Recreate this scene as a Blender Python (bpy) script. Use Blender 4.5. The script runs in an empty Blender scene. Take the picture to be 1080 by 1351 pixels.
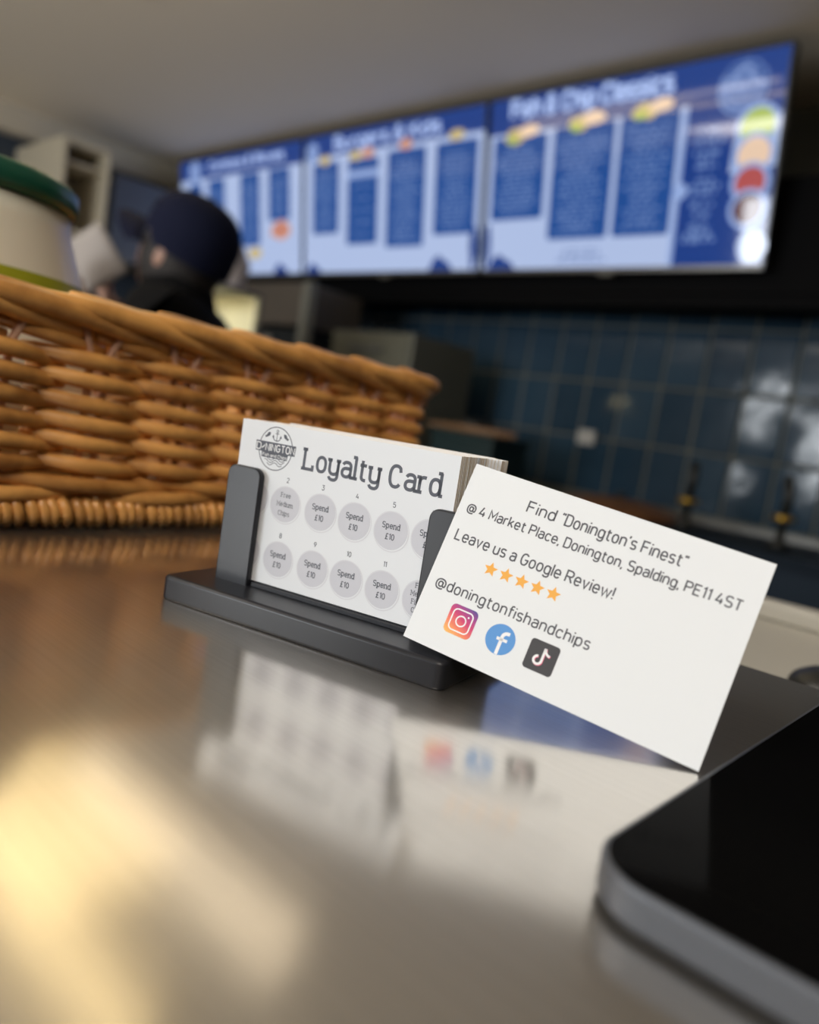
import bpy, bmesh, math, random
from mathutils import Vector, Matrix
random.seed(7)
PI = math.pi
sc = bpy.context.scene
COL = sc.collection

# ------------------------------------------------------------------ shop axes
PH = -0.722                                   # the shop's long axis, seen from above
AX = Vector((math.cos(PH), math.sin(PH), 0)); BX = Vector((-math.sin(PH), math.cos(PH), 0))
def V(a, b, z): return AX*a + BX*b + Vector((0, 0, z))
def shop(a=0, b=0, z=0, rot=0):               # matrix of a frame standing in the shop, x along a, y along b
    return Matrix.Translation(V(a, b, z)) @ Matrix.Rotation(PH+rot, 4, 'Z')

# ------------------------------------------------------------------ camera
cd = bpy.data.cameras.new('camera'); cam = bpy.data.objects.new('camera', cd); COL.objects.link(cam)
r_, u_, f_ = Vector((.98798, .01811, .15455)), Vector((-.15350, .11563, .98140)), Vector((0, .99313, -.11702))
pitch, roll, foc = 0.11729, 0.15518, 1014.28
f_ = Vector((0, math.cos(pitch), -math.sin(pitch))); r0 = Vector((1, 0, 0)); u0 = r0.cross(f_)
r_ = math.cos(roll)*r0 + math.sin(roll)*u0; u_ = -math.sin(roll)*r0 + math.cos(roll)*u0
cam.matrix_world = Matrix(((r_.x, u_.x, -f_.x, 0), (r_.y, u_.y, -f_.y, 0), (r_.z, u_.z, -f_.z, .07374), (0, 0, 0, 1)))
cd.sensor_fit = 'HORIZONTAL'; cd.sensor_width = 36; cd.lens = foc/1080*36
cd.clip_start = .01; cd.clip_end = 50
cd.dof.use_dof = True; cd.dof.focus_distance = .232; cd.dof.aperture_fstop = 8.6
sc.camera = cam

# ------------------------------------------------------------------ world, lights, exposure
w = bpy.data.worlds.new('world'); sc.world = w; w.use_nodes = True
w.node_tree.nodes['Background'].inputs[0].default_value = (.75, .85, 1, 1)
w.node_tree.nodes['Background'].inputs[1].default_value = 1.0
sc.view_settings.view_transform = 'Standard'; sc.view_settings.look = 'None'
sc.view_settings.exposure = 0; sc.view_settings.gamma = 1; sc.view_settings.use_curve_mapping = False
sc.cycles.use_denoising = True
sc.cycles.max_bounces = 7; sc.cycles.sample_clamp_indirect = 6; sc.cycles.caustics_reflective = False
def area(name, M, sx, sy, power, col):
    l = bpy.data.lights.new(name, 'AREA'); l.shape = 'RECTANGLE'; l.size = sx; l.size_y = sy
    l.energy = power; l.color = col
    o = bpy.data.objects.new(name, l); o.matrix_world = M; COL.objects.link(o); return o
# daylight coming in through the shop window behind the photographer
area('daylight', shop(-1.9, -2.93, .42) @ Matrix.Rotation(PI/2, 4, 'X'), 2.3, .85, 76, (.93, .97, 1))
GLOW = (-2.72, -1.82, .89, 1.265)               # glowing panel added in place of a lit ceiling area: a0, a1, b0, b1
STRIP = (-2.55, -1.32, 1.285, 1.33)
EDGE = (-2.95, -1.3, .84, .875)

# ------------------------------------------------------------------ materials
def newmat(name):
    m = bpy.data.materials.new(name); m.use_nodes = True
    return m, m.node_tree, m.node_tree.nodes['Principled BSDF']
MATS = {}
def mat(name, col, rough=.5, metal=0, spec=.5, coat=0, emit=None, es=1, bump=None, var=None, sss=0, trans=0):
    if name in MATS: return MATS[name]
    m, t, p = newmat(name)
    p.inputs['Base Color'].default_value = (*col, 1); p.inputs['Roughness'].default_value = rough
    p.inputs['Metallic'].default_value = metal; p.inputs['Specular IOR Level'].default_value = spec
    p.inputs['Coat Weight'].default_value = coat; p.inputs['Coat Roughness'].default_value = .03
    p.inputs['Transmission Weight'].default_value = trans
    if emit: p.inputs['Emission Color'].default_value = (*emit, 1); p.inputs['Emission Strength'].default_value = es
    if bump or var:
        tc = t.nodes.new('ShaderNodeTexCoord'); mp = t.nodes.new('ShaderNodeMapping'); nz = t.nodes.new('ShaderNodeTexNoise')
        t.links.new(tc.outputs['Object'], mp.inputs[0]); t.links.new(mp.outputs[0], nz.inputs[0])
        sc_ = (bump or var)[0]
        mp.inputs['Scale'].default_value = sc_ if isinstance(sc_, tuple) else (sc_,)*3
        nz.inputs['Scale'].default_value = 1; nz.inputs['Detail'].default_value = 5
        if bump:
            b = t.nodes.new('ShaderNodeBump'); b.inputs['Strength'].default_value = bump[1]; b.inputs['Distance'].default_value = bump[2]
            t.links.new(nz.outputs[0], b.inputs['Height']); t.links.new(b.outputs[0], p.inputs['Normal'])
        if var:
            cr = t.nodes.new('ShaderNodeValToRGB'); t.links.new(nz.outputs[0], cr.inputs[0])
            cr.color_ramp.elements[0].position = .35; cr.color_ramp.elements[1].position = .65
            cr.color_ramp.elements[0].color = (*var[1], 1); cr.color_ramp.elements[1].color = (*col, 1)
            t.links.new(cr.outputs[0], p.inputs['Base Color'])
    MATS[name] = m; return m

def steel_mat():
    m, t, p = newmat('brushed_steel')
    p.inputs['Metallic'].default_value = 1
    N = t.nodes.new; L = t.links.new
    tc = N('ShaderNodeTexCoord')
    def noise(scale, detail=4, rough=.6):
        mp = N('ShaderNodeMapping'); mp.inputs['Scale'].default_value = scale
        L(tc.outputs['Object'], mp.inputs[0]); n = N('ShaderNodeTexNoise'); n.inputs['Scale'].default_value = 1
        n.inputs['Detail'].default_value = detail; n.inputs['Roughness'].default_value = rough; L(mp.outputs[0], n.inputs[0]); return n
    fine = noise((35, 2600, 1)); mid = noise((14, 900, 1), 5); blot = noise((9, 14, 1), 4)
    cr = N('ShaderNodeValToRGB'); L(mid.outputs[0], cr.inputs[0])
    cr.color_ramp.elements[0].position = .3; cr.color_ramp.elements[0].color = (.76, .72, .66, 1)
    cr.color_ramp.elements[1].position = .7; cr.color_ramp.elements[1].color = (.84, .80, .74, 1)
    L(cr.outputs[0], p.inputs['Base Color'])
    mr = N('ShaderNodeMapRange'); L(blot.outputs[0], mr.inputs[0])
    mr.inputs[1].default_value = .3; mr.inputs[2].default_value = .7; mr.inputs[3].default_value = .10; mr.inputs[4].default_value = .17
    L(mr.outputs[0], p.inputs['Roughness'])
    ad = N('ShaderNodeMath'); ad.operation = 'MULTIPLY_ADD'; L(mid.outputs[0], ad.inputs[0]); ad.inputs[1].default_value = .6; L(fine.outputs[0], ad.inputs[2])
    b = N('ShaderNodeBump'); b.inputs['Strength'].default_value = .35; b.inputs['Distance'].default_value = .00003
    L(ad.outputs[0], b.inputs['Height']); L(b.outputs[0], p.inputs['Normal'])
    p2 = N('ShaderNodeBsdfPrincipled'); p2.inputs['Metallic'].default_value = 1; p2.inputs['Roughness'].default_value = .46; L(cr.outputs[0], p2.inputs['Base Color']); L(b.outputs[0], p2.inputs['Normal'])
    mxs = N('ShaderNodeMixShader'); mxs.inputs[0].default_value = .27; L(p.outputs[0], mxs.inputs[1]); L(p2.outputs[0], mxs.inputs[2])
    L(mxs.outputs[0], t.nodes['Material Output'].inputs[0])
    return m
STEEL = steel_mat()

def cane_mat():
    m, t, p = newmat('wicker_cane')
    N = t.nodes.new; L = t.links.new
    tc = N('ShaderNodeTexCoord'); n = N('ShaderNodeTexNoise'); n.inputs['Scale'].default_value = 55; n.inputs['Detail'].default_value = 5
    L(tc.outputs['Object'], n.inputs[0])
    oi = N('ShaderNodeObjectInfo'); mx = N('ShaderNodeMath'); mx.operation = 'MULTIPLY_ADD'; L(oi.outputs['Random'], mx.inputs[0]); mx.inputs[1].default_value = .35; L(n.outputs[0], mx.inputs[2])
    cr = N('ShaderNodeValToRGB'); L(mx.outputs[0], cr.inputs[0])
    e = cr.color_ramp.elements; e[0].position = .35; e[0].color = (.36, .145, .03, 1); e[1].position = .85; e[1].color = (.88, .44, .12, 1)
    L(cr.outputs[0], p.inputs['Base Color']); p.inputs['Roughness'].default_value = .38
    p.inputs['Coat Weight'].default_value = .35; p.inputs['Coat Roughness'].default_value = .25
    b = N('ShaderNodeBump'); b.inputs['Strength'].default_value = .3; b.inputs['Distance'].default_value = .0006
    L(n.outputs[0], b.inputs['Height']); L(b.outputs[0], p.inputs['Normal'])
    return m
CANE = cane_mat()
STAKE = mat('peeled_stake', (.62, .36, .24), .5)
BLACKP = mat('black_plastic', (.014, .015, .019), .33, spec=.35, bump=(1500, .15, .00005))
CARDW = mat('card_white', (.77, .80, .83), .55, bump=(900, .08, .00004))
CARDW2 = mat('card_white_warm', (.77, .80, .82), .55, bump=(900, .08, .00004))
CARDE = mat('card_cut_edge', (.74, .62, .46), .8)
INK = mat('grey_ink', (.085, .095, .12), .6)
INK2 = mat('dark_ink', (.09, .095, .11), .6)
DISC = mat('pale_grey_ink', (.60, .61, .66), .6)
RINGW = mat('light_ring_ink', (.68, .69, .73), .6)
GOLD = mat('orange_ink', (.86, .42, .07), .6)
WHITEINK = mat('white_ink', (.86, .87, .88), .55)

# ------------------------------------------------------------------ mesh helpers
class MB:
    def __init__(s): s.v = []; s.f = []; s.m = []; s.sm = []
    def add(s, vs, fs, mi=0, smooth=False):
        o = len(s.v); s.v += [tuple(v) for v in vs]
        for f in fs: s.f.append(tuple(i+o for i in f)); s.m.append(mi); s.sm.append(smooth)
        return s
    def box(s, x0, x1, y0, y1, z0, z1, mi=0, M=None):
        vs = [Vector((x, y, z)) for z in (z0, z1) for y in (y0, y1) for x in (x0, x1)]
        if M: vs = [M @ v for v in vs]
        return s.add(vs, [(0, 2, 3, 1), (4, 5, 7, 6), (0, 1, 5, 4), (2, 6, 7, 3), (0, 4, 6, 2), (1, 3, 7, 5)], mi)
    def tube(s, pts, rad, n=8, mi=0, caps=True):
        pts = [Vector(p) for p in pts]; k = len(pts)
        if not hasattr(rad, '__len__'): rad = [rad]*k
        vs = []; up = None
        for i, p in enumerate(pts):
            d = (pts[min(i+1, k-1)] - pts[max(i-1, 0)]).normalized()
            if up is None: up = d.orthogonal().normalized()
            up = (up - d*up.dot(d)).normalized(); q = d.cross(up)
            for j in range(n):
                a = 2*PI*j/n; vs.append(p + (up*math.cos(a)+q*math.sin(a))*rad[i])
        fs = [(i*n+j, i*n+(j+1) % n, (i+1)*n+(j+1) % n, (i+1)*n+j) for i in range(k-1) for j in range(n)]
        if caps: fs += [tuple(range(n-1, -1, -1)), tuple((k-1)*n+j for j in range(n))]
        return s.add(vs, fs, mi, True)
    def lathe(s, prof, n=32, mi=0, M=None):
        vs = [Vector((r*math.cos(2*PI*j/n), r*math.sin(2*PI*j/n), z)) for r, z in prof for j in range(n)]
        if M: vs = [M @ v for v in vs]
        k = len(prof)
        fs = [(i*n+j, i*n+(j+1) % n, (i+1)*n+(j+1) % n, (i+1)*n+j) for i in range(k-1) for j in range(n)]
        if prof[0][0] > 1e-6: fs.append(tuple(range(n-1, -1, -1)))
        if prof[-1][0] > 1e-6: fs.append(tuple((k-1)*n+j for j in range(n)))
        return s.add(vs, fs, mi, True)
    def prism(s, poly, z0, z1, mi=0, M=None):           # poly in xy, counter-clockwise, extruded in z
        n = len(poly); vs = [Vector((x, y, z)) for z in (z0, z1) for x, y in poly]
        if M: vs = [M @ v for v in vs]
        return s.add(vs, [tuple(range(n-1, -1, -1)), tuple(range(n, 2*n))] + [(i, (i+1) % n, n+(i+1) % n, n+i) for i in range(n)], mi)
    # flat print, laid in the xz plane of a card or a screen, facing -y
    def poly(s, pts, y=0, mi=0):
        ar = sum(pts[i][0]*pts[(i+1) % len(pts)][1]-pts[(i+1) % len(pts)][0]*pts[i][1] for i in range(len(pts)))
        if ar < 0: pts = pts[::-1]
        return s.add([(x, y, z) for x, z in pts], [tuple(range(len(pts)))], mi)
    def ribbon(s, pts, hw, y=0, mi=0, closed=False):
        P = [Vector((p[0], p[1])) for p in pts]; Q = [P[0]]
        for p in P[1:]:
            if (p-Q[-1]).length > 1e-9: Q.append(p)
        P = Q; n = len(P)
        if n < 2: return s
        vs = []
        for i in range(n):
            a = P[i-1] if (i > 0 or closed) else None; b = P[(i+1) % n] if (i < n-1 or closed) else None
            d1 = (P[i]-a).normalized() if a is not None and (P[i]-a).length > 1e-9 else None
            d2 = (b-P[i]).normalized() if b is not None and (b-P[i]).length > 1e-9 else None
            d1 = d1 or d2; d2 = d2 or d1
            n1 = Vector((-d1.y, d1.x)); n2 = Vector((-d2.y, d2.x)); mm = n1+n2
            if mm.length < .2: mm = n1
            mm.normalize(); k = hw/max(mm.dot(n1), .5)
            vs += [(P[i].x+mm.x*k, y, P[i].y+mm.y*k), (P[i].x-mm.x*k, y, P[i].y-mm.y*k)]
        m = n if closed else n-1
        return s.add(vs, [(2*i, 2*i+1, 2*((i+1) % n)+1, 2*((i+1) % n)) for i in range(m)], mi)
    def disc(s, x, z, rx, rz=None, y=0, mi=0, n=28):
        rz = rz or rx
        return s.poly([(x+rx*math.cos(2*PI*i/n), z+rz*math.sin(2*PI*i/n)) for i in range(n)], y, mi)
    def ring(s, x, z, rx, rz, hw, y=0, mi=0, n=40):
        return s.ribbon([(x+rx*math.cos(2*PI*i/n), z+rz*math.sin(2*PI*i/n)) for i in range(n)], hw, y, mi, True)
    def build(s, name, mats, parent=None, M=None, bevel=0, seg=2):
        me = bpy.data.meshes.new(name); me.from_pydata(s.v, [], s.f)
        for m in (mats if isinstance(mats, (list, tuple)) else [mats]): me.materials.append(m)
        me.polygons.foreach_set('material_index', s.m); me.polygons.foreach_set('use_smooth', s.sm); me.update()
        o = bpy.data.objects.new(name, me); COL.objects.link(o)
        if M is not None: o.matrix_world = M
        if parent is not None: o.parent = parent
        if bevel:
            md = o.modifiers.new('bevel', 'BEVEL'); md.width = bevel; md.segments = seg; md.limit_method = 'ANGLE'; md.angle_limit = .6
        return o
def tag(o, label=None, cat=None, group=None, kind=None):
    if label: o['label'] = label
    if cat: o['category'] = cat
    if group: o['group'] = group
    if kind: o['kind'] = kind
    return o
def thing(name, label, cat, M=None, group=None):
    o = bpy.data.objects.new(name, None); o.empty_display_size = .05; COL.objects.link(o)
    if M is not None: o.matrix_world = M
    return tag(o, label, cat, group)
def rrect(x0, y0, x1, y1, r, n=6):
    out = []
    for cx, cy, a0 in ((x1-r, y0+r, -90), (x1-r, y1-r, 0), (x0+r, y1-r, 90), (x0+r, y0+r, 180)):
        out += [(cx+r*math.cos(math.radians(a0+90*i/n)), cy+r*math.sin(math.radians(a0+90*i/n))) for i in range(n+1)]
    return out

# ------------------------------------------------------------------ stroke lettering
def E(cx, cy, rx, ry, a0, a1, n=None, ex=.85):
    n = n or max(3, int(abs(a1-a0)/15)); o = []
    for i in range(n+1):
        a = math.radians(a0+(a1-a0)*i/n); c, s = math.cos(a), math.sin(a)
        o.append((cx+rx*math.copysign(abs(c)**ex, c), cy+ry*math.copysign(abs(s)**ex, s)))
    return o
bowl = E(.17, .25, .17, .25, 0, 360)
G = {
 ' ': (.06, []), 'i': (.0, [[(0, 0), (0, .5)], [(0, .62), (0, .71)]]), 'l': (.0, [[(0, 0), (0, .73)]]),
 'n': (.33, [[(0, 0), (0, .5)], [(0, .25)]+E(.165, .32, .165, .18, 180, 0)+[(.33, 0)]]),
 'm': (.56, [[(0, 0), (0, .5)], [(0, .25)]+E(.14, .34, .14, .16, 180, 0)+[(.28, 0)], [(.28, .25)]+E(.42, .34, .14, .16, 180, 0)+[(.56, 0)]]),
 'h': (.33, [[(0, 0), (0, .73)], [(0, .25)]+E(.165, .32, .165, .18, 180, 0)+[(.33, 0)]]),
 'u': (.33, [[(.33, 0), (.33, .5)], [(0, .5)]+E(.165, .18, .165, .18, 180, 360)+[(.33, .3)]]),
 'd': (.34, [bowl, [(.34, 0), (.34, .73)]]), 'b': (.34, [bowl, [(0, 0), (0, .73)]]),
 'p': (.34, [bowl, [(0, -.2), (0, .5)]]), 'o': (.34, [bowl]),
 'g': (.34, [bowl, [(.34, .5), (.34, -.02)]+E(.17, -.04, .17, .16, 0, -160)]),
 'q': (.34, [bowl, [(.34, .5), (.34, -.2)]]),
 'c': (.32, [E(.17, .25, .17, .25, 35, 325)]), 'e': (.34, [[(0, .25), (.34, .25)]+E(.17, .25, .17, .25, 0, 325)]),
 'a': (.33, [E(.17, .34, .16, .16, 160, 0)+[(.33, 0)], [(.33, .29), (.17, .29)]+E(.17, .145, .17, .145, 90, 270)+[(.24, .01), (.33, .1)]]),
 'r': (.22, [[(0, 0), (0, .5)], [(0, .25)]+E(.16, .33, .16, .16, 180, 70)]),
 't': (.24, [[(.09, .66)]+E(.22, .12, .13, .12, 180, 270)+[(.26, 0)], [(0, .5), (.25, .5)]]),
 'f': (.22, [[(.09, 0), (.09, .6)]+E(.2, .6, .11, .12, 180, 90)+[(.26, .72)], [(0, .5), (.25, .5)]]),
 's': (.3, [E(.155, .375, .145, .125, 25, 270)+E(.155, .125, .145, .125, 90, -155)]),
 'k': (.32, [[(0, 0), (0, .73)], [(.3, .5), (0, .17)], [(.11, .29), (.33, 0)]]),
 'v': (.34, [[(0, .5), (.17, 0), (.34, .5)]]), 'w': (.56, [[(0, .5), (.14, 0), (.28, .46), (.42, 0), (.56, .5)]]),
 'y': (.34, [[(0, .5), (.18, .02)], [(.35, .5), (.15, -.1), (.09, -.19), (0, -.2)]]),
 'F': (.38, [[(0, 0), (0, .7), (.38, .7)], [(0, .37), (.33, .37)]]),
 'E': (.38, [[(.38, 0), (0, 0), (0, .7), (.38, .7)], [(0, .37), (.33, .37)]]), 'L': (.36, [[(0, .7), (0, 0), (.36, 0)]]),
 'T': (.42, [[(0, .7), (.42, .7)], [(.21, .7), (.21, 0)]]), 'I': (0, [[(0, 0), (0, .7)]]),
 'M': (.5, [[(0, 0), (0, .7), (.25, .22), (.5, .7), (.5, 0)]]), 'N': (.42, [[(0, 0), (0, .7), (.42, 0), (.42, .7)]]),
 'D': (.41, [[(0, 0), (0, .7), (.2, .7)]+E(.2, .48, .21, .22, 90, 0)+E(.2, .22, .21, .22, 0, -90)+[(0, 0)]]),
 'O': (.42, [E(.21, .35, .21, .35, 0, 360)]), 'C': (.4, [E(.21, .35, .21, .35, 40, 320)]),
 'G': (.42, [E(.21, .35, .21, .35, 40, 350)+[(.42, .33), (.22, .33)]]),
 'P': (.41, [[(0, 0), (0, .7), (.22, .7)]+E(.22, .52, .19, .18, 90, -90)+[(0, .34)]]),
 'B': (.41, [[(.22, .37), (0, .37)], [(0, 0), (0, .7), (.22, .7)]+E(.22, .535, .17, .165, 90, -90)+E(.22, .185, .19, .185, 90, -90)+[(0, 0)]]),
 'x': (.32, [[(0, .5), (.32, 0)], [(.32, .5), (0, 0)]]),
 'K': (.4, [[(0, 0), (0, .7)], [(.38, .7), (0, .25)], [(.13, .4), (.4, 0)]]),
 'R': (.42, [[(0, 0), (0, .7), (.22, .7)]+E(.22, .52, .19, .18, 90, -90)+[(0, .34)], [(.2, .34), (.42, 0)]]),
 'S': (.4, [E(.2, .525, .19, .175, 25, 270)+E(.2, .175, .2, .175, 90, -155)]),
 ',': (.03, [[(.03, .05), (-.02, -.12)]]), '!': (0, [[(0, .2), (0, .72)], [(0, 0), (0, .09)]]), "'": (.03, [[(.05, .72), (0, .56)]]),
 '<': (.13, [[(.04, .72), (0, .57)], [(.16, .72), (.12, .57)]]), '>': (.13, [[(.04, .72), (0, .57)], [(.16, .72), (.12, .57)]]),
 '@': (.62, [E(.31, .27, .31, .34, -55, -360), E(.3, .27, .13, .17, 0, 360), [(.44, .44), (.43, .2), (.5, .1), (.58, .12), (.62, .27)]]),
 '&': (.45, [[(.45, 0), (.1, .5)]+E(.2, .57, .11, .13, 200, -20)+[(.04, .25)]+E(.17, .15, .16, .15, 160, 300)+[(.42, .35)]]),
 '0': (.36, [E(.18, .35, .18, .35, 0, 360)]), '1': (.16, [[(0, .6), (.14, .7), (.14, 0)]]),
 '2': (.36, [E(.18, .53, .17, .17, 165, -30)+[(0, 0), (.37, 0)]]),
 '3': (.36, [[(0, .7), (.34, .7), (.16, .42)]+E(.17, .21, .19, .21, 90, -160)]),
 '4': (.4, [[(.2, .7), (0, .17), (.4, .17)], [(.3, .36), (.3, 0)]]),
 '5': (.36, [[(.33, .7), (.04, .7), (.02, .4)]+E(.17, .22, .19, .22, 110, -160)]),
 '6': (.36, [[(.26, .7), (.03, .3)]+E(.18, .2, .18, .2, 170, -190)]),
 '7': (.34, [[(0, .7), (.34, .7), (.12, 0)]]), '8': (.36, [E(.18, .53, .15, .17, -90, 270)+E(.18, .18, .18, .18, 90, -270)]),
 '9': (.36, [[(.1, 0), (.33, .4)]+E(.18, .5, .18, .2, -10, 350)]),
 '£': (.38, [E(.24, .54, .12, .16, 20, 180)+[(.13, .2), (.02, 0), (.38, 0)], [(.0, .33), (.3, .33)]]),
}
SLAB = {'L': [(-.07, .07, .7), (-.07, .0, 0)], 'l': [(-.09, 0, .73), (-.08, .08, 0)], 'r': [(-.09, 0, .5), (-.08, .08, 0)], 'd': [(.25, .34, .73), (.34, .42, 0)],
        'y': [(-.07, .05, .5), (.28, .4, .5)], 'a': [(.33, .41, 0)], 'n': [(-.09, 0, .5), (-.07, .07, 0), (.27, .41, 0)], 'm': [(-.09, 0, .5), (-.07, .07, 0), (.5, .64, 0), (.22, .34, 0)],
        'p': [(-.09, 0, .5), (-.08, .08, -.2)], 'i': [(-.09, 0, .5), (-.08, .08, 0)], 'h': [(-.09, 0, .73), (-.07, .07, 0), (.27, .41, 0)], 'u': [(-.09, 0, .5), (.25, .33, .5), (.33, .4, 0)],
        'F': [(-.07, 0, .7), (-.08, .1, 0)], 'M': [(-.08, 0, .7), (.5, .58, .7), (-.07, .07, 0), (.43, .57, 0)], '1': [(.04, .24, 0)]}
SERIFG = {'y': (.34, [[(0, .5)]+E(.17, .18, .17, .18, 180, 360)+[(.34, .5)], [(.34, .5), (.34, -.02)]+E(.17, -.04, .17, .16, 0, -165)]),
          'L': (.38, [[(0, .7), (0, 0), (.37, 0), (.37, .16)]]), 'C': (.42, [[(.38, .5)]+E(.21, .35, .21, .35, 50, 320)])}
def text(mb, s, x0, x1, base, cap, hw, y=0, mi=0, serif=False, gap=.16, slope=0):
    """lay a line of strokes so that it runs from x0 to x1 (x1 None: natural width centred on x0)"""
    g = lambda c: SERIFG.get(c, G.get(c)) if serif else G[c]
    W = sum(g(c)[0]+gap+(.04 if serif else 0) for c in s)-gap
    k = cap/.7
    sx = k if x1 is None else (x1-x0)/W
    if x1 is None: x0 = x0-W*k/2
    x = 0
    for c in s:
        w_, st = g(c)
        for path in st:
            closed = len(path) > 6 and abs(path[0][0]-path[-1][0])+abs(path[0][1]-path[-1][1]) < 1e-6
            pts = path[:-1] if closed else path
            mb.ribbon([(x0+(x+px)*sx, base+pz*k+slope*(x+px)*sx) for px, pz in pts], hw, y, mi, closed)
        if serif:
            for a, b, z in SLAB.get(c, []):
                a, b = (a-.03, b+.03)
                mb.ribbon([(x0+(x+a)*sx, base+z*k-(.0 if z < .1 else hw*.3)), (x0+(x+b)*sx, base+z*k-(.0 if z < .1 else hw*.3))], hw, y, mi)
        x += w_+gap+(.04 if serif else 0)
mm = .001
def M3(o, ex, ey, ez): return Matrix(((ex.x, ey.x, ez.x, o.x), (ex.y, ey.y, ez.y, o.y), (ex.z, ey.z, ez.z, o.z), (0, 0, 0, 1)))

# ================================================================== SETTING
FL = -.95; CE = 1.36
def structure(name, mb, mats, M=None, parent=None):
    o = mb.build(name, mats, parent, M)
    if parent is None: o['kind'] = 'structure'
    return o
SM = shop()
wallpaint = mat('brown_wall_paint', (.16, .13, .10), .7, bump=(60, .1, .001))
creampaint = mat('cream_paint', (.60, .55, .45), .55)
ceilpaint = mat('ceiling_paint', (.88, .80, .66), .75, bump=(25, .15, .002))
structure('floor', MB().box(-4.6, 2.6, -3.05, 3.0, FL-.05, FL), mat('floor_vinyl', (.55, .48, .40), .4, var=(4, (.46, .41, .34))), SM)
structure('ceiling', MB().box(-4.6, 2.6, -3.05, 3.0, CE, CE+.05), ceilpaint, SM)
structure('wall_left', MB().box(-4.65, -4.6, -3.05, 3.0, FL, CE), mat('dark_blue_paint', (.035, .05, .075), .5), SM)
structure('wall_right', MB().box(2.6, 2.65, -3.05, 3.0, FL, CE), wallpaint, SM)
structure('trim_1', MB().box(-4.6, -4.5, -3.0, 2.95, CE-.13, CE), creampaint, SM)
# front wall with the shop window behind the photographer
fw = MB()
fw.box(-4.6, -3.1, -3.05, -3.0, FL, CE); fw.box(-.7, 2.6, -3.05, -3.0, FL, CE); fw.box(-3.1, -.7, -3.05, -3.0, FL, -.03); fw.box(-3.1, -.7, -3.05, -3.0, .87, CE)
structure('wall_front', fw, wallpaint, SM)
# tiled back wall: every tile near enough to tell apart is its own piece
wb = structure('wall_back', MB().box(-4.6, 2.6, 2.91, 3.0, FL, CE), mat('grout', (.17, .175, .15), .8), SM)
def tile_mat(name, c1, c2):
    m, t, p = newmat(name); N = t.nodes.new; L = t.links.new
    oi = N('ShaderNodeObjectInfo'); tc = N('ShaderNodeTexCoord'); n = N('ShaderNodeTexNoise'); n.inputs['Scale'].default_value = 9; n.inputs['Detail'].default_value = 3
    L(tc.outputs['Object'], n.inputs[0]); a = N('ShaderNodeMath'); a.operation = 'MULTIPLY_ADD'; L(oi.outputs['Random'], a.inputs[0]); a.inputs[1].default_value = .5; 
    h = N('ShaderNodeMath'); h.operation = 'MULTIPLY'; h.inputs[1].default_value = .5; L(n.outputs[0], h.inputs[0]); L(h.outputs[0], a.inputs[2])
    cr = N('ShaderNodeValToRGB'); L(a.outputs[0], cr.inputs[0]); cr.color_ramp.elements[0].position = .2; cr.color_ramp.elements[1].position = .8
    cr.color_ramp.elements[0].color = (*c1, 1); cr.color_ramp.elements[1].color = (*c2, 1); L(cr.outputs[0], p.inputs['Base Color'])
    p.inputs['Roughness'].default_value = .10
    b = N('ShaderNodeBump'); b.inputs['Strength'].default_value = .5; b.inputs['Distance'].default_value = .002; n2 = N('ShaderNodeTexNoise'); n2.inputs['Scale'].default_value = 14
    L(tc.outputs['Object'], n2.inputs[0]); L(n2.outputs[0], b.inputs['Height']); L(b.outputs[0], p.inputs['Normal'])
    return m
TILE = tile_mat('blue_glazed_tile', (.022, .05, .085), (.04, .08, .125))
TW, TH, GR = .1615, .232, .007
tm = None
i0 = 0
for i in range(-18, 20):
    for j in range(-2, 3):
        a0 = -1.36+TW*i; z0 = .120+TH*j
        if a0 < -4.0 or a0 > .9: continue
        if tm is None:
            mb = MB(); W2, H2, c = (TW-GR)/2, (TH-GR)/2, .006
            v = [(-W2, 0, -H2), (W2, 0, -H2), (W2, 0, H2), (-W2, 0, H2), (-W2+c, -.008, -H2+c), (W2-c, -.008, -H2+c), (W2-c, -.008, H2-c), (-W2+c, -.008, H2-c)]
            mb.add(v, [(0, 1, 5, 4), (1, 2, 6, 5), (2, 3, 7, 6), (3, 0, 4, 7), (4, 5, 6, 7)])
            o = mb.build('tile', TILE); tm = o.data
        else:
            o = bpy.data.objects.new('tile', tm); COL.objects.link(o)
        o.parent = wb; o.location = (a0+TW/2, 2.91, z0+TH/2)
        o.rotation_euler = (random.gauss(0, .006), 0, random.gauss(0, .006))

# ceiling lamps, plus panels added for glow and fill
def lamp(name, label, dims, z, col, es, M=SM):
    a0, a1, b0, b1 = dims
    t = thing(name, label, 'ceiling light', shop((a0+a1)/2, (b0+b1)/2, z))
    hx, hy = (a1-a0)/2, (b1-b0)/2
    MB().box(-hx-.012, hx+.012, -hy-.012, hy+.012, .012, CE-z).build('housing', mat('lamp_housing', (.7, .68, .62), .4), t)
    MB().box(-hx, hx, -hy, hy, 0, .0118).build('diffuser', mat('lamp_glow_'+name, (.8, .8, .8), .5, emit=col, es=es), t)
lamp('ceiling_glow_panel', 'added warm glowing panel standing in for lit ceiling above the counter, seen only as a reflection', GLOW, 1.34, (1, .75, .34), 1.6)
lamp('ceiling_light_strip', 'thin linear ceiling light mirrored across the top of the menu screens', STRIP, 1.34, (1, .84, .6), 4)
lamp('ceiling_light_tube', 'slim warm light along the front edge of the glowing panel, mirrored in the steel', EDGE, 1.335, (1, .76, .36), 5)
lamp('customer_fill_panel', 'added unseen warm fill light over the customer side near the shop window', (-2.6, -1.4, -1.4, -.6), 1.335, (1, .91, .82), 9.5)  # unseen fill, added to brighten basket and cards from the front
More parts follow.
